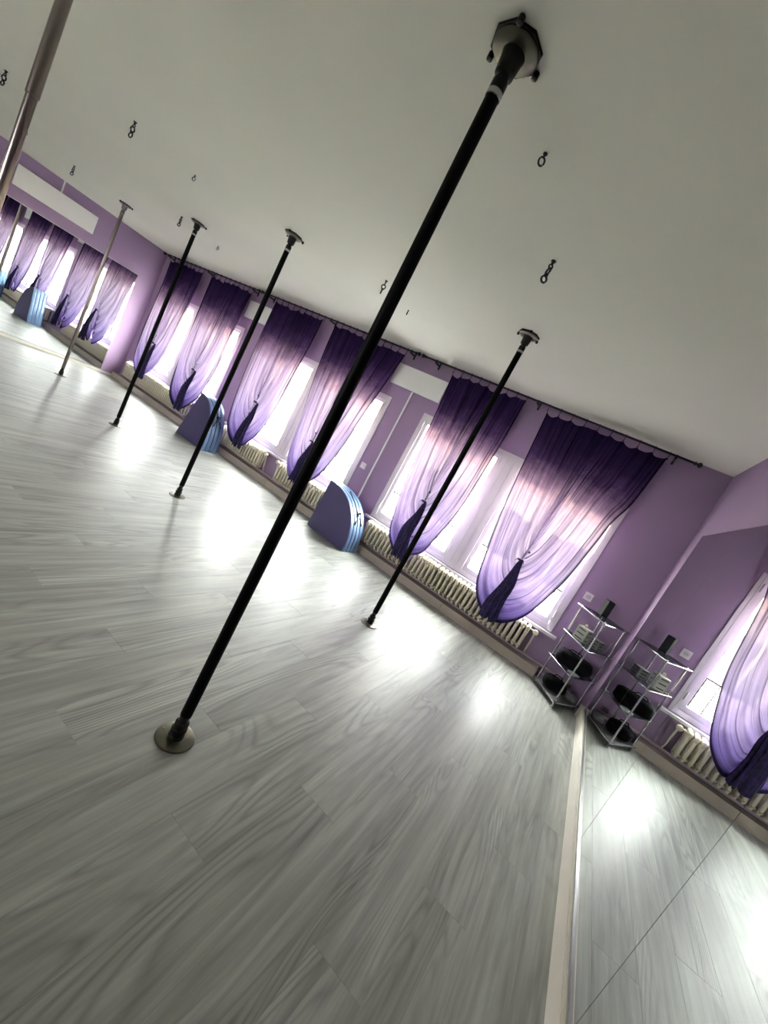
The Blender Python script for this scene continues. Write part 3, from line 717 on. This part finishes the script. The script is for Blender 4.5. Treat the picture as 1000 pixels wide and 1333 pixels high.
# silver slotted unit
def slotted(x, y, rz, w_, d_, h_, mt, lab, n=3):
    r = empty('storage_unit', (x, y, zs[2]+.0065), rz)
    MB().cbox(-w_/2, w_/2, -d_/2, d_/2, 0, h_, .004).build('body', mt, r)
    for i in range(n):
        z = h_*(i+.5)/n
        f = MB().box(-w_/2+.008, w_/2-.008, -d_/2-.004, -d_/2, z-h_*.42/n, z+h_*.42/n).build('drawer', mt, r)
        MB().box(-w_/2+.02, w_/2-.02, -d_/2-.0055, -d_/2-.004, z-.004, z+.004).build('slot', M_plast, f)
    for i in range(n):
        z = h_*(i+.5)/n
        MB().box(w_/2, w_/2+.002, -d_/2+.015, d_/2-.015, z-.003, z+.003).build('side_slot', M_plast, r)
    tag(r, lab, 'desk unit'); return r
slotted(.285, 4.435, -.55, .115, .09, .13, M_silver, 'silver slotted drawer unit at the left of the second shelf')
slotted(.425, 4.50, -.5, .10, .10, .085, mat('dark_silver_plastic', (.14, .14, .13), .4, .3), 'darker slotted unit beside the silver one on the second shelf')
MB_c = MB().cbox(-.012, .012, -.012, .012, 0, .022, .002).lathe([(.007, .022), (.007, .03)], 0, 0, 10).build('adhesive_bottle', M_cream)
MB_c.name = 'small_bottle'; MB_c.location = (.275, 4.455, zs[2]+.0065+.13); tag(MB_c, 'small cream bottle standing on the silver slotted unit', 'bottle')
cb = MB().tube([(.50, 4.53, zs[2]+.012), (.505, 4.53, zs[2]+.08), (.53, 4.50, zs[2]+.13), (.52, 4.46, zs[2]+.06), (.50, 4.43, zs[2]+.012), (.46, 4.39, zs[2]+.012)], .003, 6).build('cable', M_dgrey, None, True)
tag(cb, 'loose grey cable looping at the right of the second shelf', 'cable')
# black cloth bag on third shelf
def blob(name, rx, ry, rz_, mt, parent, seed, loc, sq=.7, flat=0.0):
    mb = MB(); nu, nv = 28, 16
    for j in range(nv+1):
        v = PI*j/nv-PI/2
        for i in range(nu):
            a = 2*PI*i/nu
            sg = lambda q, p: math.copysign(abs(q)**p, q)
            k = 1+.05*math.sin(a*3+seed)+.035*math.sin(a*7+v*4+seed*2)+.02*math.sin(a*13+seed)
            x = rx*sg(math.cos(v), sq)*sg(math.cos(a), sq)*k; y = ry*sg(math.cos(v), sq)*sg(math.sin(a), sq)*k; z = rz_*sg(math.sin(v), sq)*(1+.06*math.sin(a*2+seed))
            mb.v.append((x, y, max(z, -rz_*.97)))
    for j in range(nv):
        for i in range(nu):
            a, b = j*nu+i, j*nu+(i+1) % nu; mb.f.append((a, b, b+nu, a+nu))
    return mb.build(name, mt, parent, True, loc, sharp=False)
bg_ = empty('cloth_bag', (.345, 4.44, zs[1]+.0065), -.15)
blob('bag_body', .165, .105, .072, M_bag, bg_, 1.2, (0, 0, .070), .62)
MB().tube([(-.09, -.02, .13), (-.06, -.03, .165), (.02, -.03, .172), (.08, -.02, .13)], .005, 6).build('handle', M_bag, bg_, True)
tag(bg_, 'bulky black cloth bag lying across the third shelf', 'bag')
pl = MB().cbox(-.075, .075, -.05, .05, 0, .014, .003).build('notebook', M_silver, None, False, (.385, 4.295, zs[1]+.0065)); pl.rotation_euler = (0, 0, .9)
pl.scale = (.55, .8, 1)
tag(pl, 'flat silver tray at the front of the third shelf below the bag', 'tray'); pl.name = 'small_tray'
jb = empty('shoe_bag', (.31, 4.47, zs[0]+.0065), .3)
blob('bag_body', .11, .09, .065, M_bag, jb, 3.3, (0, 0, .063), .7)
MB().tube([(-.05, 0, .12), (-.03, -.02, .16), (.03, -.02, .15), (.05, 0, .11)], .006, 6).build('handle', M_bag, jb, True)
tag(jb, 'rumpled black bag on the lowest shelf', 'bag')
b2 = blob('cloth_bundle', .06, .05, .035, M_dgrey, None, 5.1, (.49, 4.49, zs[0]+.041), .8)
tag(b2, 'small grey cloth bundle right of the black bag on the lowest shelf', 'cloth')

# ------------------------------------------------------------------ street outside
tag(MB().box(-60, 50, D-60, D+60, -4.2, -4.0).build('street', M_street), 'pale street below the windows', 'street', kind='structure')
YF = D+12
fb = empty('apartment_building', (-8, YF, -4)); Lf = fb.location
def FB(mb, n, mt, par=None):
    mb.v = [tuple(Vector(v)-Lf) for v in mb.v]; return mb.build(n, mt, par or fb)
FB(MB().box(-48, 28, YF, YF+6, -4, 2.2), 'lower_wall', M_stucco); FB(MB().box(-48, 28, YF, YF+6, 2.2, 4.6), 'upper_wall', M_ochre)
FB(MB().box(-48, 28, YF-.25, YF, 2.1, 2.3), 'cornice', M_stucco); FB(MB().box(-48, 28, YF-.15, YF, -1.0, -.8), 'ledge', M_stucco)
FB(MB().box(-48.3, 28.3, YF-.6, YF+6.3, 4.6, 4.8), 'roof', M_shut)
for i in range(25):
    x = -46+i*3.0
    for z in (-3.3, -.3, 2.7):
        f = FB(MB().box(x, x+1.1, YF-.04, YF, z, z+1.7 if z < 2 else z+1.4), 'window', M_fglass)
        FB(MB().box(x-.07, x, YF-.09, YF, z-.05, z+1.75), 'window_surround', M_stucco, f) if z < 2 else None
        for e in (-.6, 1.15): FB(MB().box(x+e, x+e+.5, YF-.08, YF-.03, z, z+1.6 if z < 2 else z+1.35), 'shutter', M_shut)
tag(fb, 'pale and ochre apartment facade across the street, seen overexposed through the windows', 'building')
